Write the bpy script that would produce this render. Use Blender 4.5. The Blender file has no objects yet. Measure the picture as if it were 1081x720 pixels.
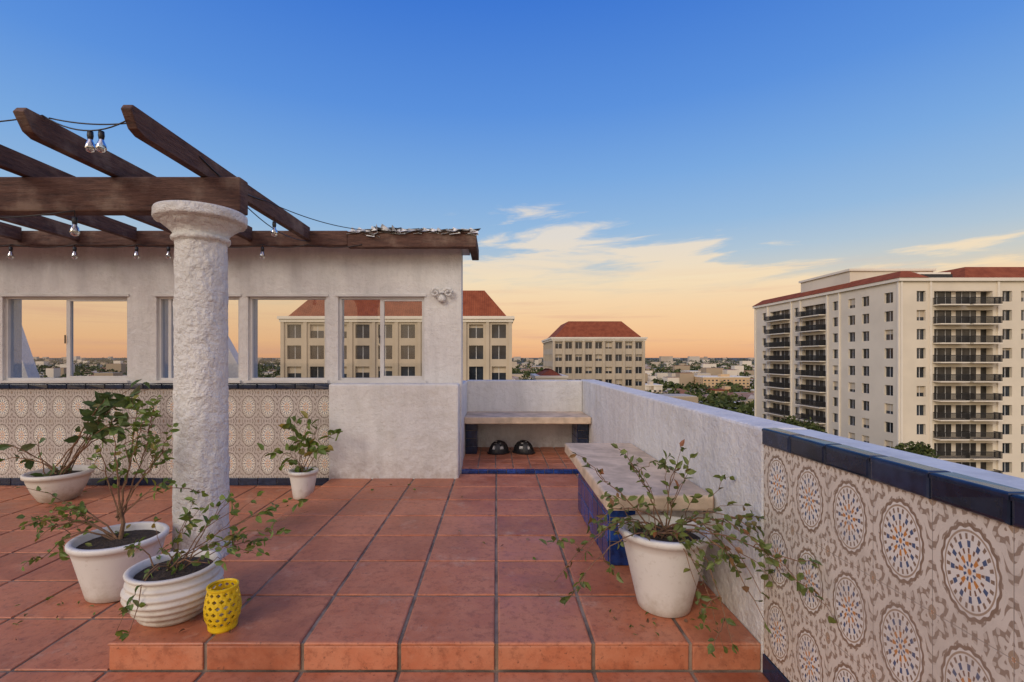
import bpy, bmesh, math, random
from mathutils import Vector, noise
random.seed(11)
R=random.uniform
def lin(c):
    c=c/255.0
    return c/12.92 if c<=0.04045 else ((c+0.055)/1.055)**2.4
def S(r,g,b): return (lin(r),lin(g),lin(b),1)
sc=bpy.context.scene

# ------------------------------------------------------------ node helper
class NT:
    def __init__(s,nt): s.nt=nt
    def n(s,t,**k):
        x=s.nt.nodes.new(t)
        for a,b in k.items(): setattr(x,a,b)
        return x
    def l(s,a,b): s.nt.links.new(a,b)
    def setin(s,node,i,v):
        if isinstance(v,bpy.types.NodeSocket): s.l(v,node.inputs[i])
        elif v is not None: node.inputs[i].default_value=v
    def m(s,op,a,b=None,c=None,clamp=False):
        x=s.n('ShaderNodeMath',operation=op); x.use_clamp=clamp
        s.setin(x,0,a); s.setin(x,1,b); s.setin(x,2,c)
        return x.outputs[0]
    def mix(s,f,a,b,mode='MIX'):
        x=s.n('ShaderNodeMix',data_type='RGBA',blend_type=mode)
        s.setin(x,0,f); s.setin(x,6,a); s.setin(x,7,b)
        return x.outputs[2]
    def noise(s,vec,scale,detail=4,rough=.55):
        x=s.n('ShaderNodeTexNoise'); s.setin(x,'Vector',vec) if vec else None
        x.inputs['Scale'].default_value=scale; x.inputs['Detail'].default_value=detail
        x.inputs['Roughness'].default_value=rough
        return x.outputs[0]
    def ss(s,v,a,b,lo=0,hi=1):
        x=s.n('ShaderNodeMapRange',interpolation_type='SMOOTHSTEP')
        s.setin(x,0,v); x.inputs[1].default_value=a; x.inputs[2].default_value=b
        x.inputs[3].default_value=lo; x.inputs[4].default_value=hi
        return x.outputs[0]
    def ramp(s,v,stops,interp='LINEAR'):
        x=s.n('ShaderNodeValToRGB'); s.l(v,x.inputs[0]); e=x.color_ramp.elements
        x.color_ramp.interpolation=interp
        while len(e)<len(stops): e.new(.5)
        for i,(p,c) in enumerate(stops): e[i].position=p; e[i].color=c
        return x.outputs[0]
def newmat(name):
    m=bpy.data.materials.new(name); m.use_nodes=True
    t=NT(m.node_tree); p=m.node_tree.nodes['Principled BSDF']
    return m,t,p
def obj_co(t): return t.n('ShaderNodeTexCoord').outputs['Object']
def bump(t,p,h,strength=.3,dist=.01):
    b=t.n('ShaderNodeBump'); b.inputs['Strength'].default_value=strength; b.inputs['Distance'].default_value=dist
    t.l(h,b.inputs['Height']); t.l(b.outputs[0],p.inputs['Normal'])
def mul(c,k): return (c[0]*k,c[1]*k,c[2]*k,1)
def mat(name,c,rough=.8,var=.12,vs=3,isl=0,bs=0,bscale=60,bd=.01,metal=0,spec=.5):
    m,t,p=newmat(name); co=obj_co(t)
    n=t.noise(co,vs,3,.6)
    col=t.mix(t.ss(n,.3,.7),mul(c,1-var),mul(c,1+var))
    if isl:
        g=t.n('ShaderNodeNewGeometry').outputs['Random Per Island']
        k=t.m('MULTIPLY_ADD',g,2*isl,1-isl)
        v=t.n('ShaderNodeVectorMath',operation='SCALE'); t.l(col,v.inputs[0]); t.l(k,v.inputs['Scale']); col=v.outputs[0]
    t.l(col,p.inputs['Base Color'])
    p.inputs['Roughness'].default_value=rough; p.inputs['Metallic'].default_value=metal
    p.inputs['Specular IOR Level'].default_value=spec
    if bs: bump(t,p,t.noise(co,bscale,3,.65),bs,bd)
    return m

def stucco(name,c,b=.5,scale=45,stain=.2,dist=.012):
    m,t,p=newmat(name); co=obj_co(t)
    mp=t.n('ShaderNodeMapping'); mp.inputs['Scale'].default_value=(2.2,2.2,.35); t.l(co,mp.inputs[0])
    n1=t.noise(mp.outputs[0],2.4,5,.7); n2=t.noise(co,14,4,.65)
    col=t.mix(t.ss(n1,.38,.72),c,mul(c,1-stain))
    col=t.mix(t.ss(n2,.5,.75,0,.4),col,mul(c,.72))
    n3=t.noise(co,1.3,6,.75)
    col=t.mix(t.ss(n3,.52,.72,0,.45),col,(c[0]*.70,c[1]*.67,c[2]*.60,1))
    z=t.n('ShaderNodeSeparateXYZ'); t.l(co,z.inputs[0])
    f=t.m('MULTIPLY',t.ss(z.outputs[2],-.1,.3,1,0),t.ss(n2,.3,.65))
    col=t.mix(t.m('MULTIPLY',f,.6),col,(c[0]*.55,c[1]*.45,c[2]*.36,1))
    t.l(col,p.inputs['Base Color']); p.inputs['Roughness'].default_value=.88
    p.inputs['Specular IOR Level'].default_value=.2
    h=t.m('ADD',t.noise(co,scale,4,.7),t.m('MULTIPLY',t.noise(co,9,2),1.2))
    bump(t,p,h,b,dist); return m
M={}
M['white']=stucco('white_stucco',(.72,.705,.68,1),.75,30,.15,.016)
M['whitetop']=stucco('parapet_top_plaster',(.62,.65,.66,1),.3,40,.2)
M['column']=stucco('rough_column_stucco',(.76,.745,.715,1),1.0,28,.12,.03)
M['bench']=mat('bench_terrazzo',(.58,.455,.33,1),.8,.2,7,bs=.25,bscale=80,spec=.15)
M['navy']=mat('navy_glazed_tile',(.012,.020,.045,1),.16,.3,20,isl=.35,bs=.06,bscale=15)
M['blue']=mat('cobalt_glazed_tile',(.009,.035,.16,1),.18,.4,25,isl=.5,bs=.06,bscale=15)
M['grout']=mat('tile_grout',(.22,.165,.125,1),.95,.45,6,bs=.3,bscale=120)
M['frame']=mat('window_frame_aluminium',(.60,.59,.57,1),.35,.08)
M['black']=mat('black_plastic',(.015,.015,.016,1),.45,.1)
M['soil']=mat('potting_soil',(.045,.03,.02,1),1,.5,40,bs=1,bscale=60,bd=.02)
M['yellow']=mat('yellow_glazed_ceramic',(.70,.47,.012,1),.28,.12,12)
M['flash']=mat('peeling_flashing',(.5,.49,.46,1),.7,.5,14,isl=.4)
M['bark']=mat('brown_stem',(.18,.10,.055,1),.9,.3,30)
M['wick']=mat('candle_wax',(.7,.66,.55,1),.5,.05)
M['beige']=mat('beige_plaster',(.58,.40,.22,1),.8,.1)

def potmat(name,c,dirt=.4):
    m,t,p=newmat(name); co=obj_co(t)
    z=t.n('ShaderNodeSeparateXYZ'); t.l(co,z.inputs[0])
    n=t.noise(co,9,5,.7); n2=t.noise(co,30,4,.7)
    a=t.m('ADD',t.m('MULTIPLY',z.outputs[2],-2.2),n)
    f=t.m('MULTIPLY',t.ss(a,.15,.7),dirt)
    col=t.mix(f,c,(.33,.26,.18,1)); col=t.mix(t.ss(n2,.55,.72,0,.35),col,(.38,.33,.26,1))
    t.l(col,p.inputs['Base Color']); p.inputs['Roughness'].default_value=.55
    bump(t,p,n2,.15,.006); return m
M['pot']=potmat('white_pot',(.68,.66,.62,1),.6); M['potg']=potmat('weathered_white_pot',(.64,.60,.53,1),.95)

def wood():
    m,t,p=newmat('weathered_brown_wood'); co=obj_co(t)
    mp=t.n('ShaderNodeMapping'); t.l(co,mp.inputs[0]); mp.inputs['Scale'].default_value=(3,3,22)
    n=t.noise(mp.outputs[0],2.5,7,.7); n2=t.noise(co,3.5,5,.6)
    col=t.ramp(n,[(.3,(.03,.012,.008,1)),(.5,(.085,.036,.023,1)),(.7,(.14,.07,.046,1))])
    col=t.mix(t.ss(n2,.5,.72,0,.7),col,(.22,.15,.11,1))
    t.l(col,p.inputs['Base Color']); p.inputs['Roughness'].default_value=.78
    bump(t,p,n,.7,.014); return m
M['wood']=wood()

def terracotta():
    m,t,p=newmat('terracotta_floor_tile'); co=obj_co(t)
    g=t.n('ShaderNodeNewGeometry').outputs['Random Per Island']
    base=t.ramp(g,[(0,(.36,.10,.045,1)),(.25,(.49,.155,.072,1)),(.5,(.42,.125,.055,1)),(.75,(.54,.19,.10,1)),(1,(.33,.09,.042,1))])
    c=t.n('ShaderNodeCombineXYZ'); k=t.m('MULTIPLY',g,37.0)
    t.l(k,c.inputs[0]); t.l(k,c.inputs[2])
    v=t.n('ShaderNodeVectorMath',operation='ADD'); t.l(co,v.inputs[0]); t.l(c.outputs[0],v.inputs[1]); vo=v.outputs[0]
    n1=t.noise(vo,4.5,5,.68); n2=t.noise(vo,26,4,.7); n3=t.noise(co,1.1,4,.6)
    col=t.mix(t.ss(n1,.3,.7,0,.75),base,(.58,.245,.135,1))
    col=t.mix(t.ss(n2,.46,.72,0,.5),col,(.20,.062,.035,1))
    col=t.mix(t.ss(n3,.47,.66,0,.45),col,(.22,.085,.05,1))
    n4=t.noise(co,2.3,8,.82)
    col=t.mix(t.ss(n4,.54,.72,0,.6),col,(.58,.40,.29,1))
    n5=t.noise(co,60,3,.6); col=t.mix(t.ss(n5,.62,.72,0,.6),col,(.10,.05,.035,1))
    t.l(col,p.inputs['Base Color'])
    t.l(t.ss(t.m('ADD',n1,t.m('MULTIPLY',n4,.5)),.5,1.0,.3,.65),p.inputs['Roughness'])
    p.inputs['Specular IOR Level'].default_value=.35
    bump(t,p,t.m('ADD',n1,t.m('MULTIPLY',n2,.5)),.28,.012); return m
M['terra']=terracotta()

def ornate(name,axis,u0,z0,cream,taupe,taupe2,k=1.0):
    m,t,p=newmat(name); co=obj_co(t)
    s=t.n('ShaderNodeSeparateXYZ'); t.l(co,s.inputs[0])
    u=t.m('SUBTRACT',s.outputs[axis],u0); z=t.m('SUBTRACT',s.outputs[2],z0)
    W,H=.2,.3
    def cell(off):
        a=t.m('SUBTRACT',t.m('FRACT',t.m('ADD',t.m('DIVIDE',u,W),off)),.5)
        b=t.m('SUBTRACT',t.m('FRACT',t.m('ADD',t.m('DIVIDE',z,H),off)),.5)
        return t.m('MULTIPLY',a,W),t.m('MULTIPLY',b,H)
    x,y=cell(0.0); x2,y2=cell(.5)
    def pol(x,y,a,b):
        X=t.m('DIVIDE',x,a);Y=t.m('DIVIDE',y,b)
        r=t.m('SQRT',t.m('ADD',t.m('MULTIPLY',X,X),t.m('MULTIPLY',Y,Y)))
        return r,t.m('ARCTAN2',Y,X)
    r,th=pol(x,y,.072,.112)
    def cs(th,k,amp): return t.m('MULTIPLY',t.m('COSINE',t.m('MULTIPLY',th,k)),amp)
    rs=t.m('ADD',r,cs(th,18,.022))
    blue=(.07,.11,.20,1); orange=(.55,.23,.06,1); brown=(.20,.11,.065,1); white=(.76,.72,.64,1)
    def band(v,c,w,soft=.02):
        d=t.m('ABSOLUTE',t.m('SUBTRACT',v,c))
        return t.ss(d,w,w+soft,1,0)
    def dots(rc,w,k,ph=0.0,th_=.2):
        return t.m('MULTIPLY',band(r,rc,w,.025),t.ss(t.m('COSINE',t.m('ADD',t.m('MULTIPLY',th,k),ph)),th_,th_+.3))
    r2,th2=pol(x2,y2,.03,.05)
    w=t.m('ADD',r2,cs(th2,6,.28))
    o=t.ss(t.m('SINE',t.m('MULTIPLY',w,6.4)),-.1,.2)
    lf=t.m('MULTIPLY',t.m('SINE',t.m('ADD',t.m('MULTIPLY',x,250),cs(th2,3,1.5))),t.m('SINE',t.m('ADD',t.m('MULTIPLY',y,210),cs(th2,4,1.6))))
    lf=t.ss(lf,.12,.28)
    out=t.mix(t.m('MULTIPLY',o,.85),cream,taupe)
    out=t.mix(t.m('MULTIPLY',lf,.7),out,cream)
    out=t.mix(band(r2,.5,.08),out,cream)
    out=t.mix(band(r2,.28,.10),out,taupe2)
    out=t.mix(t.ss(r2,.1,.14,1,0),out,orange)
    out=t.mix(band(rs,1.17,.05),out,cream)
    ins=white
    ins=t.mix(band(r,.88,.015),ins,taupe2)
    ins=t.mix(dots(.76,.05,22),ins,taupe)
    ins=t.mix(dots(.60,.06,12,.5,.3),ins,blue)
    ins=t.mix(dots(.45,.045,16,1.0,.3),ins,brown)
    ins=t.mix(dots(.30,.07,8,0,.1),ins,orange)
    ins=t.mix(dots(.17,.04,8,3.14,.0),ins,blue)
    ins=t.mix(t.ss(r,.05,.09,1,0),ins,orange)
    col=t.mix(t.ss(rs,.99,1.01),ins,out)
    col=t.mix(band(rs,1.0,.035,.02),col,taupe)
    W2=t.m('ABSOLUTE',x2); H2=t.m('ABSOLUTE',y2)
    j=t.m('MAXIMUM',t.ss(W2,.0006,.0018,1,0),t.ss(H2,.0006,.0018,1,0))
    col=t.mix(t.m('MULTIPLY',j,.75),col,(.32,.27,.22,1))
    n=t.noise(co,4,6,.75)
    col=t.mix(t.ss(n,.42,.75,0,.45),col,(.36,.30,.24,1))
    t.l(col,p.inputs['Base Color'])
    t.l(t.ss(n,.35,.75,.18,.5),p.inputs['Roughness'])
    bump(t,p,t.m('ADD',t.m('MULTIPLY',j,-1.0),t.m('MULTIPLY',t.noise(co,8,2),.8)),.3,.004)
    return m
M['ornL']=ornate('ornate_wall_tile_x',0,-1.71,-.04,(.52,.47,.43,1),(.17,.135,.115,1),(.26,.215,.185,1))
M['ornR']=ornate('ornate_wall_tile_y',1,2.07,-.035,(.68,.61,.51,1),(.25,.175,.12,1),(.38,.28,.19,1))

def leafmat(name,c1,c2,c3):
    m,t,p=newmat(name)
    g=t.n('ShaderNodeNewGeometry').outputs['Random Per Island']
    col=t.ramp(g,[(0,c1),(.45,c2),(.85,c1),(1,c3)])
    n=t.noise(obj_co(t),60,3); col=t.mix(t.ss(n,.4,.7,0,.4),col,mul(c1,.6))
    t.l(col,p.inputs['Base Color']); p.inputs['Roughness'].default_value=.5
    tr=t.n('ShaderNodeBsdfTranslucent'); t.l(col,tr.inputs[0])
    mx=t.n('ShaderNodeMixShader'); mx.inputs[0].default_value=.25
    out=[x for x in m.node_tree.nodes if x.type=='OUTPUT_MATERIAL'][0]
    t.l(p.outputs[0],mx.inputs[1]); t.l(tr.outputs[0],mx.inputs[2]); t.l(mx.outputs[0],out.inputs[0])
    return m
M['leaf']=leafmat('green_leaf',(.10,.16,.025,1),(.18,.25,.04,1),(.38,.27,.05,1))
M['leaf2']=leafmat('dark_green_leaf',(.06,.11,.03,1),(.12,.19,.05,1),(.22,.19,.06,1))
M['leaf3']=leafmat('reddish_leaf',(.10,.13,.03,1),(.18,.22,.05,1),(.32,.12,.05,1))

def glass(name,tint=(.93,.95,.95,1),fac=.12):
    m,t,p=newmat(name); nt=m.node_tree; nt.nodes.remove(p)
    out=[x for x in nt.nodes if x.type=='OUTPUT_MATERIAL'][0]
    a=t.n('ShaderNodeBsdfTransparent'); a.inputs[0].default_value=tint
    b=t.n('ShaderNodeBsdfGlossy'); b.inputs['Roughness'].default_value=.03
    f=t.n('ShaderNodeFresnel'); f.inputs[0].default_value=1.5
    k=t.m('ADD',f.outputs[0],fac-.04,clamp=True)
    mx=t.n('ShaderNodeMixShader'); t.l(k,mx.inputs[0]); t.l(a.outputs[0],mx.inputs[1]); t.l(b.outputs[0],mx.inputs[2]); t.l(mx.outputs[0],out.inputs[0])
    return m
M['glass']=glass('window_glass',(.82,.82,.82,1),.06); M['bulb']=glass('bulb_glass',(.8,.78,.7,1),.3)

M['cream']=mat('cream_facade',(.72,.63,.49,1),.85,.07,.15)
M['cream2']=mat('cream_facade_trim',(.78,.70,.57,1),.85,.04,.2)
M['office']=mat('office_stone',(.52,.43,.31,1),.85,.08,.2)
M['dwin']=mat('dark_window',(.02,.026,.035,1),.12,.6,.35)
M['dgrey']=mat('dark_railing',(.022,.02,.018,1),.6,.2)
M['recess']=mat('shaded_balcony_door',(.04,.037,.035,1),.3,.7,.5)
def roofm():
    m,t,p=newmat('red_clay_roof'); co=obj_co(t)
    n=t.noise(co,.8,6,.7)
    wv=t.n('ShaderNodeTexWave'); t.l(co,wv.inputs[0]); wv.inputs['Scale'].default_value=.8
    col=t.ramp(n,[(.3,(.20,.050,.024,1)),(.7,(.36,.105,.048,1))])
    col=t.mix(t.m('MULTIPLY',wv.outputs[1],.3),col,(.12,.035,.02,1))
    t.l(col,p.inputs['Base Color']); p.inputs['Roughness'].default_value=.9; p.inputs['Specular IOR Level'].default_value=.15; return m
M['roof']=roofm()
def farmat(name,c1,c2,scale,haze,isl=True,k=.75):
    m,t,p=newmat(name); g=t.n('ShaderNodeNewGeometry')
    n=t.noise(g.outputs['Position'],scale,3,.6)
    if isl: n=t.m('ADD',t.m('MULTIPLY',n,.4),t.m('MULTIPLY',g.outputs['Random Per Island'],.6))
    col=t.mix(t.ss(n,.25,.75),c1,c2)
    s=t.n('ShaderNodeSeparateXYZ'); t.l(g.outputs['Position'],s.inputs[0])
    col=t.mix(t.ss(s.outputs[1],300,5500,0,k),col,haze)  # haze painted into the base colour, stronger with distance along world Y
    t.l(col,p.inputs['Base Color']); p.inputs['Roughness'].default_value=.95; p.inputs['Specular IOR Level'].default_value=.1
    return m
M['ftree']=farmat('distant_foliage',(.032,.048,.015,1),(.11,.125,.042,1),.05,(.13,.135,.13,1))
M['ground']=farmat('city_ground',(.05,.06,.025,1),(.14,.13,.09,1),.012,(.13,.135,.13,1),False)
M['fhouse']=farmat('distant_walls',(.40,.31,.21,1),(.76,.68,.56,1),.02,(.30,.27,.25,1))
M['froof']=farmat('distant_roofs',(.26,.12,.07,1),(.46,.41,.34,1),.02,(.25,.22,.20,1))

# ------------------------------------------------------------ mesh builder
class MB:
    def __init__(s): s.v=[];s.f=[];s.m=[];s.mats=[]
    def mi(s,k):
        if k not in s.mats: s.mats.append(k)
        return s.mats.index(k)
    def face(s,pts,k):
        b=len(s.v); s.v+= [tuple(p) for p in pts]; s.f.append(tuple(range(b,b+len(pts)))); s.m.append(s.mi(k))
    def box(s,x0,x1,y0,y1,z0,z1,k,bev=0):
        b=len(s.v); i=s.mi(k)
        for z in (z0,z1):
            for x,y in ((x0,y0),(x1,y0),(x1,y1),(x0,y1)): s.v.append((x,y,z))
        for q in ((3,2,1,0),(4,5,6,7),(0,1,5,4),(1,2,6,5),(2,3,7,6),(3,0,4,7)):
            s.f.append(tuple(b+a for a in q)); s.m.append(i)
    def tile(s,o,u,v,n,w,h,k,d=.012,bv=.005):
        o,u,v,n=map(Vector,(o,u,v,n)); b=len(s.v); i=s.mi(k)
        j=[R(-.0014,.0014) for _ in range(4)]
        for (ins,dz) in ((0,0),(0,d-bv*.7),(bv*.35,d-bv*.2),(bv,d)):
            for q,(a,c) in enumerate(((ins,ins),(w-ins,ins),(w-ins,h-ins),(ins,h-ins))):
                s.v.append(tuple(o+u*a+v*c+n*(dz+(j[q] if dz else 0))))
        for r in range(3):
            for q in range(4):
                q2=(q+1)%4; s.f.append((b+r*4+q,b+r*4+q2,b+r*4+4+q2,b+r*4+4+q)); s.m.append(i)
        s.f.append((b+12,b+13,b+14,b+15)); s.m.append(i)
    def lathe(s,prof,cx,cy,cz,k,n=40,fn=None,cap=False):
        b=len(s.v); i=s.mi(k)
        for (r,z) in prof:
            for a in range(n):
                t=2*math.pi*a/n; rr=r
                if fn: rr=r+fn(t,z)
                s.v.append((cx+rr*math.cos(t),cy+rr*math.sin(t),cz+z))
        for p in range(len(prof)-1):
            for a in range(n):
                a2=(a+1)%n; s.f.append((b+p*n+a,b+p*n+a2,b+(p+1)*n+a2,b+(p+1)*n+a)); s.m.append(i)
        if cap: s.f.append(tuple(b+(len(prof)-1)*n+a for a in range(n))); s.m.append(i)
    def tube(s,pts,r0,r1,k,n=5):
        pts=[Vector(p) for p in pts]; b=len(s.v); i=s.mi(k); L=len(pts)
        for q,p in enumerate(pts):
            t=(pts[min(q+1,L-1)]-pts[max(q-1,0)])
            if t.length<1e-6: t=Vector((0,0,1))
            t.normalize(); a=t.cross(Vector((.13,.31,.94)))
            if a.length<.05: a=t.cross(Vector((1,0,0)))
            a.normalize(); c=t.cross(a); r=r0+(r1-r0)*q/(L-1)
            for w in range(n):
                th=2*math.pi*w/n; s.v.append(tuple(p+a*math.cos(th)*r+c*math.sin(th)*r))
        for q in range(L-1):
            for w in range(n):
                w2=(w+1)%n; s.f.append((b+q*n+w,b+q*n+w2,b+(q+1)*n+w2,b+(q+1)*n+w)); s.m.append(i)
        s.f.append(tuple(b+w for w in range(n))); s.m.append(i)
        s.f.append(tuple(b+(L-1)*n+w for w in range(n))); s.m.append(i)
    def leaf(s,p,d,l,w,k):
        p=Vector(p); d=Vector(d).normalized(); a=d.cross(Vector((R(-1,1),R(-1,1),R(-.2,1))))
        if a.length<.05: a=d.cross(Vector((1,0,0)))
        a.normalize(); nn=a.cross(d).normalized(); b=len(s.v); i=s.mi(k)
        f=l*.1
        P=[p, p+d*l*.35+a*w*.5+nn*f, p+d*l*.72+a*w*.38+nn*f*.6, p+d*l-nn*f, p+d*l*.72-a*w*.38+nn*f*.6, p+d*l*.35-a*w*.5+nn*f, p+d*l*.4]
        s.v+=[tuple(x) for x in P]
        for q in ((0,1,2,3,6),(0,6,3,4,5)): s.f.append(tuple(b+x for x in q)); s.m.append(i)
    def build(s,name,smooth=False,bevel=0,parent=None):
        me=bpy.data.meshes.new(name)
        me.from_pydata(s.v,[],s.f); me.polygons.foreach_set('material_index',s.m)
        for k in s.mats: me.materials.append(M[k])
        if smooth: me.polygons.foreach_set('use_smooth',[True]*len(s.f))
        me.update(); o=bpy.data.objects.new(name,me); sc.collection.objects.link(o)
        if bevel:
            b=o.modifiers.new('bev','BEVEL'); b.width=bevel; b.segments=2; b.limit_method='ANGLE'
        if parent: o.parent=parent
        return o
def empty(name,loc=(0,0,0)):
    e=bpy.data.objects.new(name,None); e.location=loc; sc.collection.objects.link(e); return e

T=.42; LZ=-.12; WX=1.145
# ------------------------------------------------------------ floors
g=.017
fl=MB()
fl.box(-12,WX,-6,8.6,-.4,LZ-.007,'grout')
for i in range(-26,3):
    for j in range(-12,8):
        x0=i*T+g/2; x1=(i+1)*T-g/2; y0=2.09+j*T+g/2; y1=y0+T-g
        x1=min(x1,WX-.002)
        if x1-x0<.04: continue
        if j>=0 and x0>=-1.7: continue
        if y0>5.05 or x0<-9: continue
        y1=min(y1,5.1)
        fl.tile((x0,y0,LZ-.012),(1,0,0),(0,1,0),(0,0,1),x1-x0,y1-y0,'terra')
fl.build('terrace_floor')
pf=MB()
pf.box(-4*T+.008,WX,2.098,6.45,LZ-.006,-.008,'grout')
for i in range(-4,3):
    x0=i*T+g/2; x1=min((i+1)*T-g/2,WX-.002)
    for j in range(0,8):
        y0=2.09+j*T+(g/2 if j else 0.0); y1=2.09+(j+1)*T-g/2
        y1=min(y1,5.115)
        if y1-y0<.03: continue
        xx0=x0-(g/2 if i==-4 else 0)
        pf.tile((xx0,y0,-.012),(1,0,0),(0,1,0),(0,0,1),x1-xx0,y1-y0,'terra',.012,.006 if j else .009)
    pf.tile((x0,2.10,LZ+.002),(1,0,0),(0,0,1),(0,-1,0),x1-x0,.104,'terra')
for j in range(0,7):
    y0=2.09+j*T+g/2
    pf.tile((-4*T+.010,y0+T-g,LZ+.002),(0,-1,0),(0,0,1),(-1,0,0),T-g,.104,'terra')
pf.build('raised_tiled_platform')
al=MB()
al.box(-.395,WX,5.135,6.45,-.005,.034,'grout')
for i in range(8):
    x0=-.395+.004+i*.1925
    for j in range(6):
        y0=5.23+j*.205
        if y0>6.3: continue
        al.tile((x0+.004,y0,.028),(1,0,0),(0,1,0),(0,0,1),.18,.195,'terra')
x=-.39
while x<WX-.05:
    w=min(.1,WX-x-.004)
    al.tile((x+.002,5.137,-.001),(1,0,0),(0,0,1),(0,-1,0),w-.005,.034,'blue',.012,.004)
    al.tile((x+.002,5.128,.028),(1,0,0),(0,1,0),(0,0,1),w-.005,.04,'blue',.012,.004)
    al.tile((x+.002,5.172,.028),(1,0,0),(0,1,0),(0,0,1),w-.005,.05,'terra',.012,.004)
    x+=.1
al.build('alcove_step_floor')

bd=MB(); bd.box(-12,1.34,-6,8.6,-38,-.405,'white'); bd.build('rooftop_building')

# ------------------------------------------------------------ parapets
pw=MB()
pw.box(WX,1.345,2.075,6.6,-.42,.93,'white')
pw.build('white_parapet_wall',bevel=.014)
pb=MB(); pb.box(-.395,WX-.001,6.42,6.60,-.42,.925,'white'); pb.build('alcove_back_wall',bevel=.014)
pt=MB()
pt.box(WX+.012,1.345,-6,2.072,-.42,.925,'whitetop')
pt.box(WX,WX+.010,-6,2.07,-.03,.86,'ornR')
y=2.07
while y>-2.5:
    L=.2
    pt.tile((WX+.004,y-.002,.862),(0,-1,0),(0,0,1),(-1,0,0),L-.004,.068,'navy',.016,.01)
    pt.tile((WX-.010,y-.002,.918),(0,-1,0),(1,0,0),(0,0,1),L-.004,.065,'navy',.016,.008)
    pt.tile((WX+.004,y-.002,-.118),(0,-1,0),(0,0,1),(-1,0,0),L-.004,.085,'navy',.012,.004)
    y-=L
pt.build('tiled_parapet_wall')

# ------------------------------------------------------------ window wall
ww=empty('window_wall')
w=MB(); Y0,Y1=5.12,5.33
wins=[(-7.0,-5.42),(-5.23,-3.905),(-3.60,-2.72),(-2.63,-1.80),(-1.677,-.763)]
zs0,zs1=.985,1.88
w.box(-9,-.37,Y0,Y1,-.4,zs0,'white')
w.box(-9,-.37,Y0,Y1,zs1,2.40,'white')
xs=[-9]+[a for q in wins for a in q]+[-.37]
for i in range(0,len(xs),2): w.box(xs[i],xs[i+1],Y0,Y1,zs0,zs1,'white')
w.build('wall_body',parent=ww)
w=MB(); w.box(-1.71,-.385,4.92,5.118,-.1,.962,'white'); w.box(-.55,-.385,5.332,6.419,-.1,.925,'white')
w.build('projecting_plinth',parent=ww,bevel=.02)
w=MB(); w.box(-9,-1.712,5.10,5.117,LZ-.02,.90,'ornL')
x=-1.715
while x>-8.8:
    w.tile((x,5.104,-.118),(-1,0,0),(0,0,1),(0,-1,0),.194,.08,'navy',.014,.004)
    w.tile((x,5.104,.90),(-1,0,0),(0,0,1),(0,-1,0),.194,.052,'navy',.03,.008)
    w.tile((x,5.076,.945),(-1,0,0),(0,1,0),(0,0,1),.194,.043,'navy',.012,.006)
    x-=.2
w.build('patterned_tile_dado',parent=ww)
fr=MB(); gl=MB()
for (a,b) in wins:
    f=.028; ya,yb=5.15,5.21
    fr.box(a,b,ya,yb,zs0,zs0+f,'frame'); fr.box(a,b,ya,yb,zs1-f,zs1,'frame')
    fr.box(a,a+f,ya,yb,zs0+f,zs1-f,'frame'); fr.box(b-f,b,ya,yb,zs0+f,zs1-f,'frame')
    c=(a+b)/2
    if a<-3.6 or a>-1.7:
        fr.box(c-.02,c+.02,ya+.01,yb-.01,zs0+f,zs1-f,'frame')
        fr.box(c+.022,b-f-.002,ya+.005,ya+.03,zs0+f+.001,zs0+f+.02,'frame'); fr.box(c+.022,b-f-.002,ya+.005,ya+.03,zs1-f-.02,zs1-f-.001,'frame')
        fr.box(c-.03,c-.022,ya-.004,ya+.006,1.38,1.47,'black')
    if a==-3.60: fr.box(a+.1,a+.13,ya+.01,yb-.01,zs0+f,zs1-f,'frame')
    fr.box(a-.02,b+.02,5.09,5.118,zs0-.022,zs0+.004,'frame')
    fr.box(a-.02,b+.02,5.105,5.119,zs1-.004,zs1+.02,'frame')
    gl.face([(a+f,5.18,zs0+f),(b-f,5.18,zs0+f),(b-f,5.18,zs1-f),(a+f,5.18,zs1-f)],'glass')
fr.build('window_frames',parent=ww); gl.build('window_panes',parent=ww)
sl=MB()
for k in range(2):
    cx=-.64+.13*k; sg=1 if k==0 else -1
    pts=[(cx+sg*.055*(1-q/26)*math.cos(q*.42),5.08-.0015*q,1.91+.05*(1-q/26)*math.sin(q*.42)) for q in range(22)]
    sl.tube(pts,.018,.008,'column',8)
sl.lathe([(.001,0),(.03,.005),(.045,.03),(.035,.06),(.02,.08)],-.575,5.09,1.81,'column',16)
sl.build('scroll_wall_sconce',smooth=True)

re=empty('roof_overhang')
w=MB(); w.box(-9,-.30,4.955,5.55,2.402,2.47,'white'); w.box(-9,-.22,4.96,5.56,2.472,2.50,'flash'); w.build('roof_slab',parent=re)
w=MB()
w.box(-9,-1.5,4.87,4.952,2.36,2.51,'wood'); w.box(-1.498,-.20,4.86,4.95,2.34,2.50,'wood'); w.box(-.28,-.20,4.951,5.56,2.345,2.469,'wood')
w.build('fascia_beam',parent=re,bevel=.008)
w=MB()
x=-1.5
while x<-.25:
    L=R(.04,.13); big=1.7 if -1.35<x<-1.0 else 1
    for q in range(2):
        a=R(-.01,.04)*big
        P=[(x+R(-.03,.02),4.848+R(-.015,.005),2.50-a),(x+L+R(0,.04),4.845+R(-.015,.005),2.50-R(-.01,.05)*big),(x+L*.9,4.93,2.51+R(0,.03)*big),(x+L*.3,4.94,2.515+R(0,.05)*big),(x,4.95,2.51+R(0,.025))]
        w.face(P,'flash')
        P2=[(p[0]+R(-.02,.02),p[1]+.08,2.52+R(-.005,.03)*big) for p in P]; w.face(P2,'flash')
    x+=L*.75
w.build('peeling_flashing',parent=re)

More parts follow.
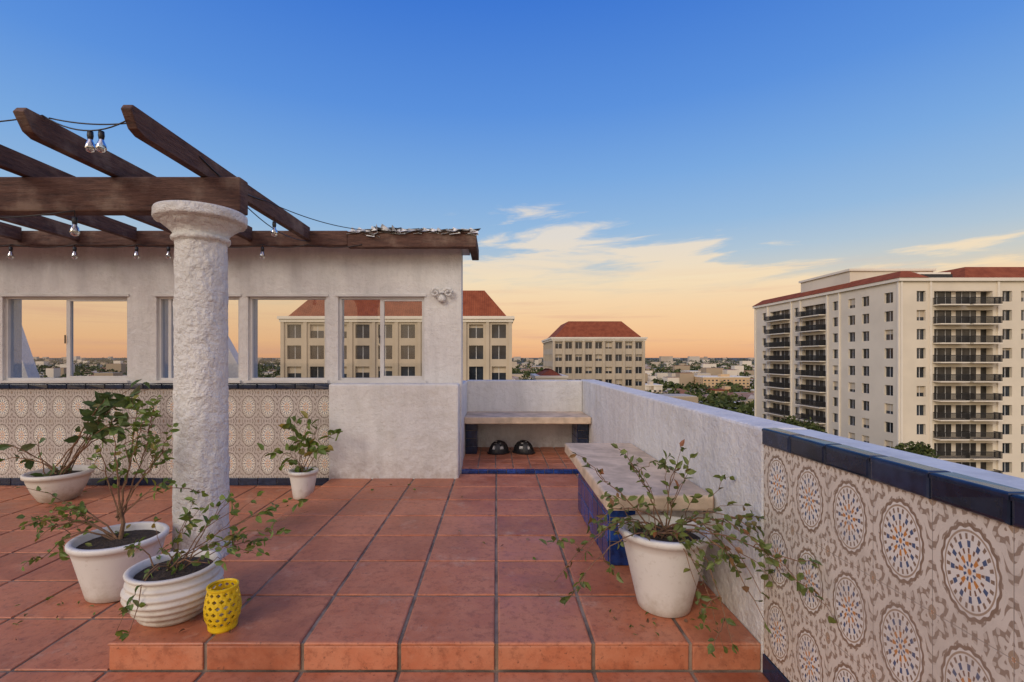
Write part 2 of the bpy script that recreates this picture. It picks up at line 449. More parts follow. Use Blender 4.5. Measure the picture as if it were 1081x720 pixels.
# ------------------------------------------------------------ column
cl=MB()
prof=[(.215,0),(.215,.05),(.195,.07),(.178,.10),(.162,.14)]
n=90
for q in range(n+1): z=.14+q*(1.955)/n; prof.append((.158-.010*q/n,z))
prof+=[(.163,2.10),(.17,2.115),(.163,2.13),(.153,2.135),(.167,2.16),(.2,2.19),(.228,2.21),(.232,2.222),(.262,2.226),(.267,2.24),(.266,2.28),(.26,2.294),(.1,2.296),(.001,2.296)]
def cf(t,z):
    if z>2.29: return 0
    c,s_=math.cos(t),math.sin(t)
    return .006*noise.noise(Vector((c*3,s_*3,z*12)))+.005*noise.noise(Vector((c*9,s_*9,z*40)))+.003*noise.noise(Vector((c*20,s_*20,z*90)))
cl.lathe(prof,-1.92,3.15,LZ,'column',128,cf)
cl.build('stucco_column',smooth=True)

# ------------------------------------------------------------ pergola
pg=empty('pergola')
w=MB(); w.box(-9,-1.66,3.13,3.24,2.18,2.405,'wood'); w.build('main_beam',parent=pg,bevel=.01)
w=MB()
for k in range(10):
    X=-1.93-.58*k; dy=R(-.03,.03)
    z0,z1=2.408,2.54; yn=2.50+dy; ye=4.868
    b=len(w.v); i=w.mi('wood')
    pr=[(ye,z0),(ye,z1),(yn,z1),(yn-.02,z1-.03),(yn+.03,z0+.02),(yn+.08,z0)]
    for xx in (X,X+.055):
        for (yy,zz) in pr: w.v.append((xx+R(-.002,.002),yy,zz))
    m_=len(pr)
    w.f.append(tuple(b+q for q in range(m_))); w.m.append(i); w.f.append(tuple(b+m_+q for q in reversed(range(m_)))); w.m.append(i)
    for q in range(m_): q2=(q+1)%m_; w.f.append((b+q,b+m_+q,b+m_+q2,b+q2)); w.m.append(i)
w.build('rafters',parent=pg,bevel=.005)

# ------------------------------------------------------------ string lights
st=MB()
def sag(a,b,s,n=14):
    a=Vector(a);b=Vector(b); return [a.lerp(b,q/n)-Vector((0,0,s*4*(q/n)*(1-q/n))) for q in range(n+1)]
def wire(a,b,s,r=.004): st.tube(sag(a,b,s),r,r,'black',5)
wire((-3.6,2.6,2.56),(-2.46,2.62,2.545),.06); wire((-2.46,2.62,2.545),(-1.92,2.6,2.55),.09)
wire((-2.46,2.66,2.55),(-1.92,2.68,2.55),.03)
wire((-1.87,3.05,2.50),(-1.87,3.9,2.50),.05); wire((-1.87,3.9,2.5),(-1.35,4.84,2.51),.04)
wire((-1.87,3.25,2.46),(-1.86,4.84,2.40),.12)
for a,b in ((-5.6,-4.86),(-4.86,-4.22),(-4.22,-3.6),(-3.6,-2.9),(-2.9,-2.34),(-2.34,-1.9),(-1.9,-1.35)):
    wire((a,4.855,2.365),(b,4.855,2.365),.03)
wire((-4.2,3.12,2.20),(-2.72,3.12,2.18),.06)
def bulb(x,y,z,s=1.0,drop=0.04):
    if drop: st.tube([(x,y,z+drop),(x,y,z)],.003,.003,'black',5)
    st.lathe([(.001,0),(.016*s,-.002),(.018*s,-.03*s),(.014*s,-.055*s),(.013*s,-.056*s)],x,y,z,'black',12)
    st.lathe([(.013*s,-.055*s),(.018*s,-.07*s),(.029*s,-.095*s),(.03*s,-.112*s),(.022*s,-.132*s),(.001,-.14*s)],x,y,z,'bulb',16)
    st.tube([(x,y,z-.055*s),(x,y,z-.09*s)],.004,.002,'flash',4)
bulb(-2.20,2.62,2.46,.85,0); bulb(-2.14,2.62,2.46,.85,0)
bulb(-2.72,3.12,2.14,.9); bulb(-1.83,3.45,2.42,.9); bulb(-1.86,4.05,2.37,.9)
for X in (-4.86,-4.22,-3.6,-3.28,-2.34): bulb(X,4.84,2.34,.9,.02)
st.build('string_lights',smooth=True)

# ------------------------------------------------------------ benches
b1=empty('concrete_bench')
w=MB(); w.box(-.385,1.14,5.80,6.415,.43,.515,'bench'); w.build('seat',parent=b1,bevel=.012)
w=MB()
for (x0,x1) in ((-.375,-.24),(1.0,1.135)):
    w.box(x0+.008,x1-.008,5.965,6.41,.04,.428,'grout')
    for q in range(4):
        w.tile((x0,5.966,.042+q*.097),(1,0,0),(0,0,1),(0,-1,0),x1-x0,.092,'navy',.01,.003)
        for r in range(4):
            if x0<0: w.tile((x1-.009,5.97+r*.11,.042+q*.097),(0,1,0),(0,0,1),(1,0,0),.105,.092,'blue',.01,.003)
            else: w.tile((x0+.009,5.97+r*.11+.105,.042+q*.097),(0,-1,0),(0,0,1),(-1,0,0),.105,.092,'blue',.01,.003)
w.build('tiled_legs',parent=b1)
b2=empty('concrete_bench.001')
w=MB(); w.box(.575,1.141,2.52,4.08,.43,.512,'bench'); w.build('seat',parent=b2,bevel=.014)
w=MB()
w.box(.67,1.14,2.86,3.92,0.002,.428,'grout')
for r in range(7):
    for q in range(3):
        w.tile((.672,2.862+(r+1)*.15-.004,.006+q*.142),(0,-1,0),(0,0,1),(-1,0,0),.145,.137,'blue',.012,.004)
for r in range(3):
    for q in range(3):
        w.tile((.672+r*.155,2.864,.006+q*.142),(1,0,0),(0,0,1),(0,-1,0),.15,.137,'blue',.012,.004)
w.box(.80,1.14,2.66,2.78,.002,.428,'white')
w.build('tiled_support',parent=b2)

# ------------------------------------------------------------ helmets
def helmet(name,cx,cy,cz,rot):
    w=MB(); nv,nu=9,24; rx,ry,rz=.135,.10,.15
    def pt(i,j,s=1): 
        th=2*math.pi*i/nu; ph=(math.pi/2)*j/nv
        x=rx*s*math.cos(th)*math.cos(ph); y=ry*s*math.sin(th)*math.cos(ph); z=rz*s*math.sin(ph)
        c,s_=math.cos(rot),math.sin(rot); return (cx+x*c-y*s_,cy+x*s_+y*c,cz+z+.012)
    for i in range(nu):
        for j in range(nv):
            vent=(j in (2,3,5,6)) and (i%4 in (1,2))
            if vent: w.face([pt(i,j,.85),pt(i+1,j,.85),pt(i+1,j+1,.85),pt(i,j+1,.85)],'flash')
            else: w.face([pt(i,j),pt(i+1,j),pt(i+1,j+1),pt(i,j+1)],'black')
    w.tube([pt(i,0,1.03) for i in range(nu+1)],.012,.012,'black',6)
    w.build(name)
helmet('bicycle_helmet',.03,6.02,.04,.5); helmet('bicycle_helmet.001',.34,6.03,.04,-.5)

# ------------------------------------------------------------ pots & plants
def bez(a,b,c,t): return a*(1-t)**2+b*2*t*(1-t)+c*t*t
def branch(w,a,c,lift,r0,leafk,ll,dens,twigs=2,lf0=.25,nl=2):
    a=Vector(a);c=Vector(c); b=(a+c)/2+Vector((R(-.04,.04),R(-.04,.04),lift))
    L=(c-a).length; n=max(6,int(L/.045)); pts=[]
    for q in range(n+1):
        p=bez(a,b,c,q/n)+Vector((R(-1,1),R(-1,1),R(-1,1)))*.007; pts.append(p)
    w.tube(pts,r0,r0*.35,'bark',5)
    for q in range(1,n+1):
        f=q/n
        if f<lf0: continue
        tg=(pts[q]-pts[q-1]).normalized()
        for _ in range(nl):
            if random.random()<dens*(.5+f*.8):
                d=tg*R(.1,.9)+Vector((R(-1,1),R(-1,1),R(-.8,.6)))
                w.leaf(pts[q],d,ll*R(.5,1.15),ll*R(.35,.6),leafk)
        if twigs and random.random()<twigs*1.3/n:
            e=pts[q]+tg*R(.05,.15)+Vector((R(-1,1),R(-1,1),R(-.6,1)))*R(.06,.16)
            branch(w,pts[q],e,R(0,.05),r0*.5,leafk,ll,min(1,dens*1.2),0,.2,nl)
def plant(name,loc,prof,k,soilz,soilr,targets,leafk,ll,dens,r0=.006,fn=None,twigs=2,nl=2,trunk=None,litter=8):
    e=empty(name,loc)
    w=MB(); w.lathe(prof,0,0,0,k,56,fn); o=w.build('pot',smooth=True); o.parent=e
    w=MB(); w.lathe([(soilr,soilz),(soilr*.6,soilz+.012),(.001,soilz+.02)],0,0,0,'soil',24,lambda t,z:R(-.004,.004)); 
    o=w.build('soil',smooth=True); o.parent=e
    w=MB()
    for tg in targets:
        (x,y,z,lift)=tg[:4]
        s=Vector((R(-.5,.5)*soilr*.7,R(-.5,.5)*soilr*.7,soilz)) if not trunk else Vector((0,0,soilz))
        if trunk and z>trunk+.02:
            s=Vector((R(-.01,.01),R(-.01,.01),trunk*R(.75,1)))
        branch(w,s,(x,y,z),lift,r0*R(.7,1.1),leafk,ll,dens,twigs,.35,nl)
    if trunk: w.tube([(0,0,soilz),(.02,0,soilz+(trunk-soilz)*.5),(0,0,trunk)],.013,.009,'bark',7)
    for _ in range(litter):
        a=R(0,6.28); rr=R(0,soilr*.9); w.leaf((rr*math.cos(a),rr*math.sin(a),soilz+.02),(R(-1,1),R(-1,1),R(0,.8)),ll*.8,ll*.4,leafk)
    o=w.build('foliage'); o.parent=e
    return e
def conep(rb,rt,h,th=.016,lip=.012):
    return [(.001,.004),(rb*.9,0),(rb,.008)]+[(rb+(rt-rb)*(q/8),.008+(h-.04)*(q/8)) for q in range(1,9)]+[(rt+lip,h-.03),(rt+lip+.002,h-.006),(rt+lip-.004,h),(rt-th+.004,h),(rt-th,h-.008),(rt-th-.012,h-.09)]
tg=[(.10,0,1.05,.1),(.16,.05,1.0,.1),(.28,0,.82,.1),(-.12,0,.85,.12),(.04,-.1,.92,.05),(-.45,-.1,.42,.15),(-.5,.05,.30,.2),(-.36,-.1,.22,.2),(-.3,0,.5,.1),(.33,.0,.6,.1),(-.52,0,.40,.1),(.2,.1,.8,.1),(-.22,-.12,.35,.1),(.12,0,.95,.1)]
plant('potted_bougainvillea',(-2.18,2.80,LZ),conep(.155,.225,.325),'pot',.285,.20,tg,'leaf',.05,.40,.006,trunk=.5,nl=3,twigs=3)
tg=[(-.56,-.12,.17,.3),(-.45,-.2,.3,.25),(-.2,.08,.76,.1),(-.1,.0,.64,.1),(.1,.1,.68,.1),(-.3,0,.62,.1),(.27,-.52,.40,.28),(.24,-.45,.28,.3),(.26,-.38,.5,.2),(.14,-.42,.06,.35),(.04,-.35,.14,.3),(.22,-.5,.20,.3),(-.35,-.1,.46,.2),(.25,-.6,.46,.15),(.12,-.38,.02,.35),(-.5,-.3,.20,.25),(.0,-.1,.55,.1),(-.15,-.2,.42,.12),(.15,-.2,.44,.12),(-.25,-.1,.40,.15),(.05,-.25,.36,.15),(.2,-.3,.38,.2)]
plant('potted_bougainvillea.001',(.83,2.40,0),conep(.125,.205,.39),'pot',.34,.18,tg,'leaf3',.05,.32,.0048,nl=3,twigs=3,litter=20)
rp=[(.001,.003),(.12,0),(.135,.01)]
for q in range(37):
    f=q/36; z=.01+.205*f; r=.135+.075*math.sin(min(1,f*1.25)*math.pi*.5)-.03*max(0,f-.62)/.38
    r+= .006*math.sin(f*math.pi*2*6); rp.append((r,z))
rp+=[(.195,.222),(.198,.233),(.188,.238),(.172,.235),(.165,.21),(.16,.18)]
tg=[(.52,0,.40,.12),(.45,.05,.48,.1),(.3,0,.5,.1),(.2,.1,.50,.08),(.35,-.1,.33,.15),(-.12,-.2,.02,.25),(-.02,-.26,.06,.25),(-.2,.0,.33,.1),(.1,-.1,.42,.1),(.25,-.15,.3,.1),(.4,.15,.3,.1),(.1,-.1,.32,.1),(0,-.1,.35,.1)]
plant('potted_shrub',(-1.55,2.33,0),rp,'potg',.205,.165,tg,'leaf',.05,.3,.004,nl=3,twigs=2,litter=14)
bp=[(.001,.003),(.14,0),(.15,.01),(.2,.1),(.235,.19),(.24,.225),(.262,.23),(.265,.265),(.245,.27),(.23,.26),(.22,.2)]
tg=[(.85,-.1,.78,.35),(.75,0,.98,.3),(.9,0,.62,.4),(.6,.1,1.05,.25),(.45,0,.95,.2),(.3,.1,.85,.15),(.65,-.1,.7,.3),(-.6,0,.35,.2),(-.5,-.1,.55,.1),(-.2,0,.6,.1),(.8,.1,1.05,.25)]
plant('potted_shrub.001',(-4.18,4.62,LZ),bp,'potg',.22,.22,tg,'leaf2',.15,.24,.008,nl=2,twigs=1)
tg=[(.18,0,.72,.05),(-.1,0,.66,.1),(.25,-.1,.5,.15),(.05,0,.80,.05),(-.2,-.1,.45,.1),(.3,0,.62,.1),(-.12,-.1,.38,.1)]
plant('potted_shrub.002',(-1.86,4.66,LZ),conep(.09,.125,.27),'pot',.235,.105,tg,'leaf',.12,.36,.005,nl=2,twigs=1)
# a few fallen leaves round the pots
w=MB()
for (cx,cy,cz,s_,n_) in ((.75,2.3,.006,.35,16),(-1.4,2.35,.006,.3,12),(-2.3,2.5,LZ+.006,.4,16),(.2,3.2,.006,.7,8),(-4.0,4.3,LZ+.006,.6,14),(-.8,4.5,.006,.5,6)):
    for _ in range(n_):
        x,y=cx+random.gauss(0,s_*.5),cy+random.gauss(0,s_*.4)
        if y<2.12 and cz>0: continue
        if x>1.1 or (cz<0 and x>-1.72) or (cz>0 and x<-1.66): continue
        w.leaf((x,y,cz+.004),(R(-1,1),R(-1,1),.02),R(.02,.04),R(.01,.02),random.choice(['leaf','leaf3','bark']))
w.build('fallen_leaves')

# yellow lantern
w=MB(); nu,nv=14,6; prof=[.066,.078,.083,.083,.079,.073,.068]
for j in range(nv):
    z0=.03*(1)+j*.03; z1=z0+.03
    for i in range(nu):
        off=.5*(j%2)
        def P(a,b,rj): 
            t=2*math.pi*(a+off)/nu; return Vector((rj*math.cos(t),rj*math.sin(t),b))
        r0,r1=prof[j],prof[j+1]; q=[P(i,z0,r0),P(i+1,z0,r0),P(i+1,z1,r1),P(i,z1,r1)]; c=sum(q,Vector())/4
        mids=[(q[e]+q[(e+1)%4])/2 for e in range(4)]
        inn=[c+(m_-c)*.72 for m_ in mids]
        for e in range(4):
            w.face([q[e],mids[e],inn[e],inn[e-1],mids[e-1]],'yellow')
w.lathe([(.001,.002),(.06,0),(.066,.01),(.067,.032)],0,0,0,'yellow',40)
w.lathe([(.068,.209),(.071,.213),(.071,.222),(.064,.224),(.061,.215)],0,0,0,'yellow',40)
w.lathe([(.035,.012),(.035,.09),(.001,.09)],0,0,0,'wick',24)
o=w.build('yellow_candle_lantern'); o.location=(-1.25,2.21,0); o.scale=(.93,.93,.88)
bm=bmesh.new(); bm.from_mesh(o.data); bmesh.ops.remove_doubles(bm,verts=bm.verts,dist=.0004); bmesh.ops.recalc_face_normals(bm,faces=bm.faces[:]); bm.to_mesh(o.data); bm.free()
s=o.modifiers.new('s','SOLIDIFY'); s.thickness=.006

# ------------------------------------------------------------ sloped white walls behind windows
for i,(x0,x1,zt) in enumerate(((-8.15,-7.55,2.2),(-4.9,-4.05,2.15))):
    w=MB(); pr=[(x0,.3),(x1+.35,.3),(x1,.9),(x0+.15,zt),(x0,zt)]
    for yy in (7.8,8.0):
        w.face([(a,yy,b) for a,b in pr],'white')
    for q in range(5):
        a=pr[q]; b=pr[(q+1)%5]; w.face([(a[0],7.8,a[1]),(b[0],7.8,b[1]),(b[0],8.0,b[1]),(a[0],8.0,a[1])],'white')
    w.box(x0,x1+.35,7.8,8.0,-.12,.299,'white')
    w.build('sloped_parapet_wall' if i==0 else 'sloped_parapet_wall.001')

# ------------------------------------------------------------ distant buildings
def facade(mb,o,u,n,xs,zs,isopen,rec,kw,kg,wide=3.0):
    o,u,n=map(Vector,(o,u,n)); Z=Vector((0,0,1))
    for i in range(len(xs)-1):
        for j in range(len(zs)-1):
            a,b,c,d=xs[i],xs[i+1],zs[j],zs[j+1]
            if isopen(i,j):
                big=(b-a)>wide
                if big: c-=.5
                P=[o+u*a+Z*c,o+u*b+Z*c,o+u*b+Z*d,o+u*a+Z*d]
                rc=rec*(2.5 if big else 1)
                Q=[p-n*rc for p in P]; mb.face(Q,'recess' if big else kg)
                for e in range(4): mb.face([P[e],P[(e+1)%4],Q[(e+1)%4],Q[e]],kw)
                k=max(1,int((b-a)/1.3)) if big else 2
                for m_ in range(1,k):
                    c0=Q[0]+(Q[1]-Q[0])*m_/k; h=.05 if not big else (.35 if m_%3==0 else .05)
                    mb.face([c0-u*h+n*.05,c0+u*h+n*.05,c0+u*h+n*.05+Z*(d-c),c0-u*h+n*.05+Z*(d-c)],'cream2' if h>.1 else 'frame')
                if not big and random.random()<.3:   # drawn blinds
                    hh=(d-c)*R(.2,.8); mb.face([Q[3]-Z*hh+n*.02,Q[2]-Z*hh+n*.02,Q[2]+n*.02,Q[3]+n*.02],'office')
            else:
                dd=d
                if j%2==0 and i%2==1 and (b-a)>wide and j<len(zs)-2: dd=d-.5
                P=[o+u*a+Z*c,o+u*b+Z*c,o+u*b+Z*dd,o+u*a+Z*dd]
                mb.face(P,kw)
def frustum(mb,x0,x1,y0,y1,z0,z1,ins,k,over=.5):
    a=[(x0-over,y0-over,z0),(x1+over,y0-over,z0),(x1+over,y1+over,z0),(x0-over,y1+over,z0)]
    b=[(x0+ins,y0+ins,z1),(x1-ins,y0+ins,z1),(x1-ins,y1-ins,z1),(x0+ins,y1-ins,z1)]
    for q in range(4): mb.face([a[q],a[(q+1)%4],b[(q+1)%4],b[q]],k)
    mb.face(b,k); mb.face(a[::-1],k)
def grid(total,bay,win,start=None):
    n=int(total//bay); m0=(total-n*bay)/2; xs=[0]; 
    for q in range(n):
        c=m0+bay*(q+.5); xs+= [c-win/2,c+win/2]
    xs.append(total); return xs
def office(name,x0,x1,y0,y1,zb,zt,ztop,bay,win,fh,wh,ins,kw='office'):
    e=empty(name); w=MB()
    H=zt-zb; zs=[0]; z=H-fh*.25-wh
    lv=[]
    while z>2: lv.append(z); z-=fh
    for z in reversed(lv): zs+=[z,z+wh]
    zs.append(H)
    op=lambda i,j:(i%2==1) and (j%2==1)
    facade(w,(x0,y0,zb),(1,0,0),(0,-1,0),grid(x1-x0,bay,win),zs,op,.5,kw,'dwin')
    facade(w,(x0,y1,zb),(0,-1,0),(-1,0,0),grid(y1-y0,bay,win),zs,op,.5,kw,'dwin')
    facade(w,(x1,y0,zb),(0,1,0),(1,0,0),grid(y1-y0,bay,win),zs,op,.5,kw,'dwin')
    w.face([(x0,y1,zb),(x1,y1,zb),(x1,y1,zt),(x0,y1,zt)],kw)
    w.build('walls',parent=e)
    w=MB()
    w.box(x0-.6,x1+.6,y0-.6,y1+.6,zt+.002,zt+.5,'cream2'); w.box(x0-.35,x1+.35,y0-.35,y1+.35,zt-.5,zt+.001,'cream2')
    n=max(2,int((x1-x0)/bay))
    for q in range(n+1):
        xx=x0+((x1-x0)-n*bay)/2+q*bay
        w.box(xx-.3,xx+.3,y0-.25,y0-.005,zb,zt-.51,'office')
    w.build('cornice_and_pilasters',parent=e)
    w=MB(); frustum(w,x0+1.2,x1-1.2,y0+1.2,y1-1.2,zt+.51,ztop,ins,'roof'); w.build('hip_roof',parent=e)
    return e
office('office_building',-37.7,2.6,85,115,-38,7.9,13.6,4.0,2.5,3.7,2.4,3.6)
office('office_building.001',16.3,43.0,140,168,-38,6.5,12.0,2.9,1.9,3.6,1.9,4.2)
office('low_rise_building',9.5,16,112,126,-38,-3.6,-1.6,2.2,1.0,3.2,1.4,2.4)
office('low_rise_building.001',20,33,150,165,-38,-4.6,-3.2,2.6,1.2,3.2,1.4,3.0)

# big condominium
ap=empty('condominium_tower')
w=MB(); X0,Yn,Yf,zb,zt=62.6,75,117,-38,13.0
fh=2.95
def levels(wh,H,top=1.5):
    lv=[]; z=H-top-wh
    while z>3: lv.append(z); z-=fh
    zs=[0]
    for z in reversed(lv): zs+=[z,z+wh]
    zs.append(H); return zs,lv
H=zt-zb; zs,lv=levels(1.65,H)
fx=[0,2.6,4.0,5.3,14.4,15.9,17.4,18.8,20.2,22.3,31.7,33,34.5,38]
facade(w,(X0,Yn,zb),(1,0,0),(0,-1,0),fx,zs,lambda i,j:(i%2==1) and j%2==1,.4,'cream','dwin')
wx=[0,1.3,3.0,6.2,7.8,9.4,11.0,13.4,15.0,17.0,24.0,25.2,26.6,28.2,35.6,37.2,38.8,42]
facade(w,(X0,Yn,zb),(0,1,0),(-1,0,0),wx,zs,lambda i,j:(i%2==1) and j%2==1,.3,'cream','dwin')
w.face([(X0,Yf,zb),(X0+38,Yf,zb),(X0+38,Yf,zt),(X0,Yf,zt)],'cream'); w.face([(X0+38,Yn,zb),(X0+38,Yf,zb),(X0+38,Yf,zt),(X0+38,Yn,zt)],'cream')
w.build('walls',parent=ap)
w=MB()
def balc(x0,x1,y0,y1,z):
    w.box(x0,x1,y0,y1,z-.18,z,'cream2')
    w.box(x0+.03,x1-.03,y0+.03,y0+.11,z+.98,z+1.07,'dgrey'); w.box(x0+.03,x0+.11,y0+.12,y1,z+.98,z+1.07,'dgrey'); w.box(x1-.11,x1-.03,y0+.12,y1,z+.98,z+1.07,'dgrey')
    q=x0+.06
    while q<x1: w.box(q,q+.05,y0+.04,y0+.08,z+.001,z+.979,'dgrey'); q+=.13
    q=y0+.15
    while q<y1: w.box(x0+.04,x0+.08,q,q+.05,z+.001,z+.979,'dgrey'); w.box(x1-.08,x1-.04,q,q+.05,z+.001,z+.979,'dgrey'); q+=.15
for z in lv:
    zz=zb+z-.5
    balc(X0+5.1,X0+9.6,Yn-1.3,Yn-.01,zz); balc(X0+10.2,X0+14.6,Yn-1.3,Yn-.01,zz); balc(X0+22,X0+32,Yn-1.3,Yn-.01,zz)
    balc(X0-1.3,X0-.01,Yn+16.8,Yn+24.2,zz); balc(X0-1.3,X0-.01,Yn+28,Yn+35.8,zz)
w.build('balconies',parent=ap)
w=MB()
for s in (0.0,4.5,15.0,21.5,32.2): w.box(X0+s+.02,X0+s+.3,Yn-.22,Yn-.005,zb,zt,'cream2')
for s in (0,13,16.2,24.4,27.4,36.3,41.6): w.box(X0-.22,X0-.005,Yn+s+.02,Yn+s+.32,zb,zt,'cream2')
w.box(X0-.4,X0+38.4,Yn-.4,Yf+.4,zt+.003,zt+.5,'cream2')
w.box(X0+1,X0+16,Yn+12,Yn+26,zt+.51,zt+3.7,'cream'); w.box(X0+.7,X0+16.3,Yn+11.7,Yn+26.3,zt+3.71,zt+4.1,'cream2')
w.box(X0+5,X0+11,Yn+3,Yn+9,zt+.51,zt+1.6,'dgrey'); w.box(X0+5.2,X0+10.6,Yn+2.9,Yn+8.6,zt+1.61,zt+1.9,'cream2')
w.build('roof_parapet',parent=ap)
w=MB()
frustum(w,X0+.2,X0+3.5,Yn+.2,Yf-.2,zt+.51,zt+1.8,1.0,'roof',.7)
frustum(w,X0+12,X0+34,Yn+2,Yn+14,zt+.51,zt+3.0,2.2,'roof',.4)
w.build('clay_tile_roofs',parent=ap)

def block(name,x0,x1,y0,y1,zt,kw,fh=3.2,bay=4,win=2.0,flat=True):
    w=MB(); H=zt+38; zs=[0]; z=1.5
    while z<H-2: zs+=[z,z+1.5]; z+=fh
    zs.append(H)
    facade(w,(x0,y0,-38),(1,0,0),(0,-1,0),grid(x1-x0,bay,win),zs,lambda i,j:i%2==1 and j%2==1,.4,kw,'dwin')
    facade(w,(x0,y1,-38),(0,-1,0),(-1,0,0),grid(y1-y0,bay,win),zs,lambda i,j:i%2==1 and j%2==1,.4,kw,'dwin')
    w.box(x0-.4,x1+.4,y0-.4,y1+.4,zt+.003,zt+.9,'cream2' if flat else 'roof')
    w.box(x0+(x1-x0)*.4,x0+(x1-x0)*.6,y0+3,y0+9,zt+.91,zt+3.5,kw)
    w.build(name)
block('apartment_building',214,262,500,530,-20,'beige')
block('apartment_building.001',118,134,390,410,-22,'fhouse')
block('apartment_building.002',305,345,760,800,-22,'fhouse')
block('apartment_building.003',176,205,640,670,-22,'fhouse')
block('apartment_building.004',150,166,300,330,-30,'fhouse')
block('apartment_building.005',140,190,900,940,-20,'fhouse')
block('apartment_building.006',215,240,390,410,-27,'beige')
block('apartment_building.007',190,215,420,440,-28,'beige',flat=False)

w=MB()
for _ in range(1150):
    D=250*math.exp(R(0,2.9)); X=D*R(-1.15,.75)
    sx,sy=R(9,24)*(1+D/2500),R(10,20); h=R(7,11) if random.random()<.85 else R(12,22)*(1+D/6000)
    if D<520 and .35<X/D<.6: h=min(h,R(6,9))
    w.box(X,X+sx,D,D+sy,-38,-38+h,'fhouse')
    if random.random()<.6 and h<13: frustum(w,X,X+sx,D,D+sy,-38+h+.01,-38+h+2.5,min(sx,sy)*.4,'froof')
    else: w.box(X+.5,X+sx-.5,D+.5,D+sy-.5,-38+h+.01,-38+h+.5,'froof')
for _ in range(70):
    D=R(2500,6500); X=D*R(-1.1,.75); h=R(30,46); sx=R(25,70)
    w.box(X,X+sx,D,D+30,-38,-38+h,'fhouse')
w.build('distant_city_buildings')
w=MB()
def crown(X,D,zc,r,nl,hz=.6):
    for _ in range(nl):
        t=R(0,6.283); c=R(-.5,1); s=math.sqrt(max(0,1-c*c)); k=R(.6,1.08)
        p=Vector((X+r*k*s*math.cos(t),D+r*k*s*math.sin(t),zc+r*hz*k*c))
        a=Vector((R(-1,1),R(-1,1),R(-1,1))).normalized(); b=a.cross(Vector((R(-1,1),R(-1,1),R(-1,1)))).normalized(); q=r*R(.14,.30)
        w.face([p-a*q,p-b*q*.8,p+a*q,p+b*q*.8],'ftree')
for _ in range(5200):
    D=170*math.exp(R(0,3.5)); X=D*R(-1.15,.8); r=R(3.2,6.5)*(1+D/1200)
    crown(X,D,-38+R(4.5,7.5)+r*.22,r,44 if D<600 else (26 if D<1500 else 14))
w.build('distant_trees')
def tree(name,X,Y,z0,h,r):
    w=MB(); w.tube([(X,Y,z0),(X+.3,Y,z0+h*.35),(X,Y,z0+h*.7)],.45,.2,'bark',8)
    for q in range(7):
        a=q*.9; w.tube([(X,Y,z0+h*.55),(X+math.cos(a)*r*.5,Y+math.sin(a)*r*.5,z0+h*.7),(X+math.cos(a)*r*.8,Y+math.sin(a)*r*.8,z0+h*.82)],.2,.05,'bark',5)
    for q in range(16):
        a=R(0,6.28); rr=r*R(0,.8); 
        cx,cy,cz,cr=X+rr*math.cos(a),Y+rr*math.sin(a),z0+h*R(.74,.95),r*R(.25,.45)
        for _ in range(260):
            v=Vector((random.gauss(0,1),random.gauss(0,1),random.gauss(0,.7))).normalized()*cr*R(.5,1.1)
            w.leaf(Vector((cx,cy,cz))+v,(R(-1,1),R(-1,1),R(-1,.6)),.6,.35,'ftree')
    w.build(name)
tree('broadleaf_tree',52.5,85,-38,29.5,4.2); tree('broadleaf_tree.001',45,74,-38,28,4); tree('broadleaf_tree.002',60,70,-38,27,4)

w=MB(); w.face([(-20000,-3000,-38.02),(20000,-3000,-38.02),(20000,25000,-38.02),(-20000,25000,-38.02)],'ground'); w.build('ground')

# ------------------------------------------------------------ world
wd=bpy.data.worlds.new("World"); sc.world=wd; wd.use_nodes=True
t=NT(wd.node_tree); bg=wd.node_tree.nodes['Background']
co=t.n('ShaderNodeTexCoord').outputs['Generated']
nm=t.n('ShaderNodeVectorMath',operation='NORMALIZE'); t.l(co,nm.inputs[0])
s=t.n('ShaderNodeSeparateXYZ'); t.l(nm.outputs[0],s.inputs[0]); dx,dy,dz=s.outputs
grad=t.ramp(dz,[(0,S(232,168,124)),(.03,S(246,190,136)),(.08,S(248,206,154)),(.12,S(234,208,170)),(.155,S(206,205,196)),(.195,S(178,198,214)),(.25,S(150,187,224)),(.34,S(122,171,228)),(.45,S(90,147,226)),(.6,S(58,120,216)),(1,S(36,90,196))])
az=t.m('ARCTAN2',dx,dy)
cv=t.n('ShaderNodeCombineXYZ'); t.l(t.m('MULTIPLY',az,2.4),cv.inputs[0]); t.l(t.m('MULTIPLY',t.m('SUBTRACT',dz,t.m('MULTIPLY',az,.04)),16.0),cv.inputs[1])
wn=t.n('ShaderNodeTexNoise'); t.l(cv.outputs[0],wn.inputs['Vector']); wn.inputs['Scale'].default_value=.8
va=t.n('ShaderNodeVectorMath',operation='ADD'); t.l(cv.outputs[0],va.inputs[0])
vs=t.n('ShaderNodeVectorMath',operation='SCALE'); t.l(wn.outputs['Color'],vs.inputs[0]); vs.inputs['Scale'].default_value=1.1; t.l(vs.outputs[0],va.inputs[1])
n1=t.noise(va.outputs[0],1.7,7,.6)
prof=t.ss(t.m('ABSOLUTE',t.m('SUBTRACT',az,.14)),.0,.6,.25,.15)
top=t.m('SUBTRACT',prof,dz)
mask=t.ss(t.m('ADD',t.m('MULTIPLY',top,4.0),t.m('MULTIPLY',t.m('SUBTRACT',n1,.47),1.4)),-.02,.2)
mask=t.m('MULTIPLY',mask,t.ss(dz,.0,.10,.2,1))
mask=t.m('MULTIPLY',mask,t.ss(n1,.30,.55,.4,1))
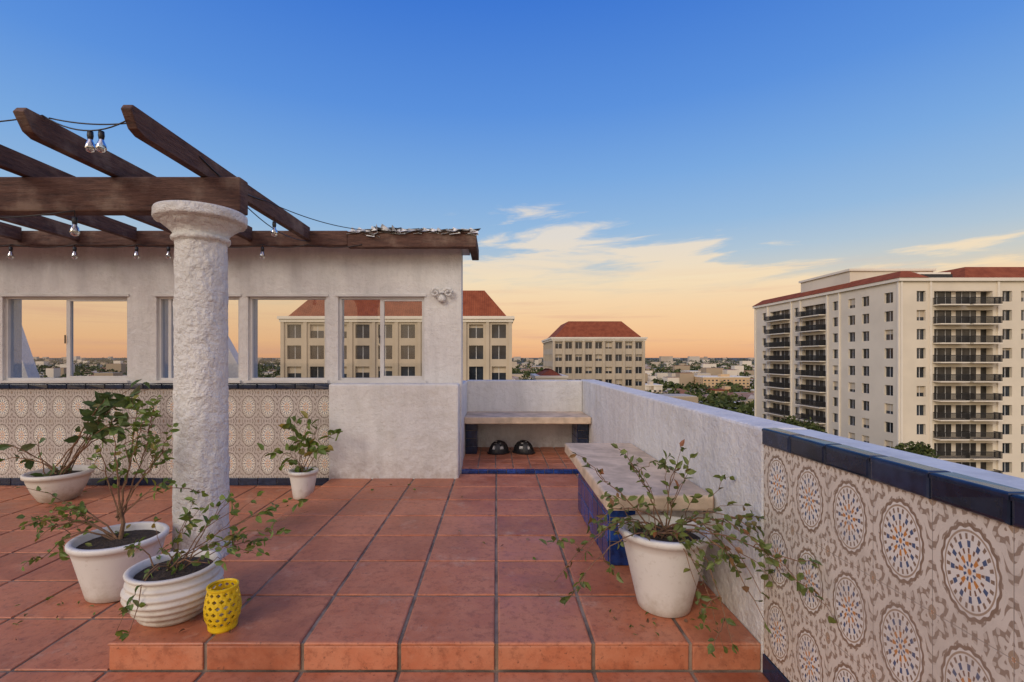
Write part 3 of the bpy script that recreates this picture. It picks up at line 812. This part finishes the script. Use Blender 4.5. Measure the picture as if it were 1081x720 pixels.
ccol=t.ramp(dz,[(0,S(244,174,120)),(.08,S(250,204,152)),(.15,S(254,226,182)),(.24,S(238,226,210))])
sky=t.mix(t.m('MULTIPLY',mask,.9),grad,ccol)
cv2=t.n('ShaderNodeCombineXYZ'); t.l(t.m('MULTIPLY',az,1.1),cv2.inputs[0]); t.l(t.m('MULTIPLY',dz,22.0),cv2.inputs[1])
n2=t.noise(cv2.outputs[0],1.6,6,.65)
sky=t.mix(t.m('MULTIPLY',t.ss(n2,.48,.66,0,.6),t.ss(dz,.03,.2,1,0)),sky,S(224,166,136))
SE=math.radians(28); SR=math.radians(218)
ns=t.n('ShaderNodeTexSky'); ns.sky_type='NISHITA'; ns.sun_disc=False; ns.sun_elevation=SE; ns.sun_rotation=SR
v=t.n('ShaderNodeVectorMath',operation='SCALE'); t.l(ns.outputs[0],v.inputs[0]); v.inputs['Scale'].default_value=.1
sky=t.mix(.10,sky,v.outputs[0])
back=t.ss(dy,.1,-.8,1.05,1.95)
v=t.n('ShaderNodeVectorMath',operation='SCALE'); t.l(sky,v.inputs[0]); t.l(back,v.inputs['Scale'])
warm=t.mix(t.ss(dy,.1,-.7,0,.62),v.outputs[0],(1.5,1.18,.82,1))
t.l(warm,bg.inputs[0]); bg.inputs[1].default_value=.95
d=Vector((math.sin(SR)*math.cos(SE),math.cos(SR)*math.cos(SE),math.sin(SE)))
L=bpy.data.lights.new('sun','SUN'); L.energy=1.2; L.angle=math.radians(24); L.color=(1,.88,.71)
lo=bpy.data.objects.new('sun',L); lo.rotation_euler=d.to_track_quat('Z','Y').to_euler(); sc.collection.objects.link(lo)

# ------------------------------------------------------------ camera
c=bpy.data.cameras.new('camera'); co_=bpy.data.objects.new('camera',c); sc.collection.objects.link(co_)
c.lens=17.0; c.sensor_width=36; c.clip_end=40000; c.clip_start=.05
c.shift_x=.0153; c.shift_y=.0157
co_.location=(0,0,1.235); co_.rotation_euler=(math.radians(90),0,0)
sc.camera=co_
sc.view_settings.view_transform='Standard'; sc.view_settings.look='None'; sc.view_settings.exposure=0
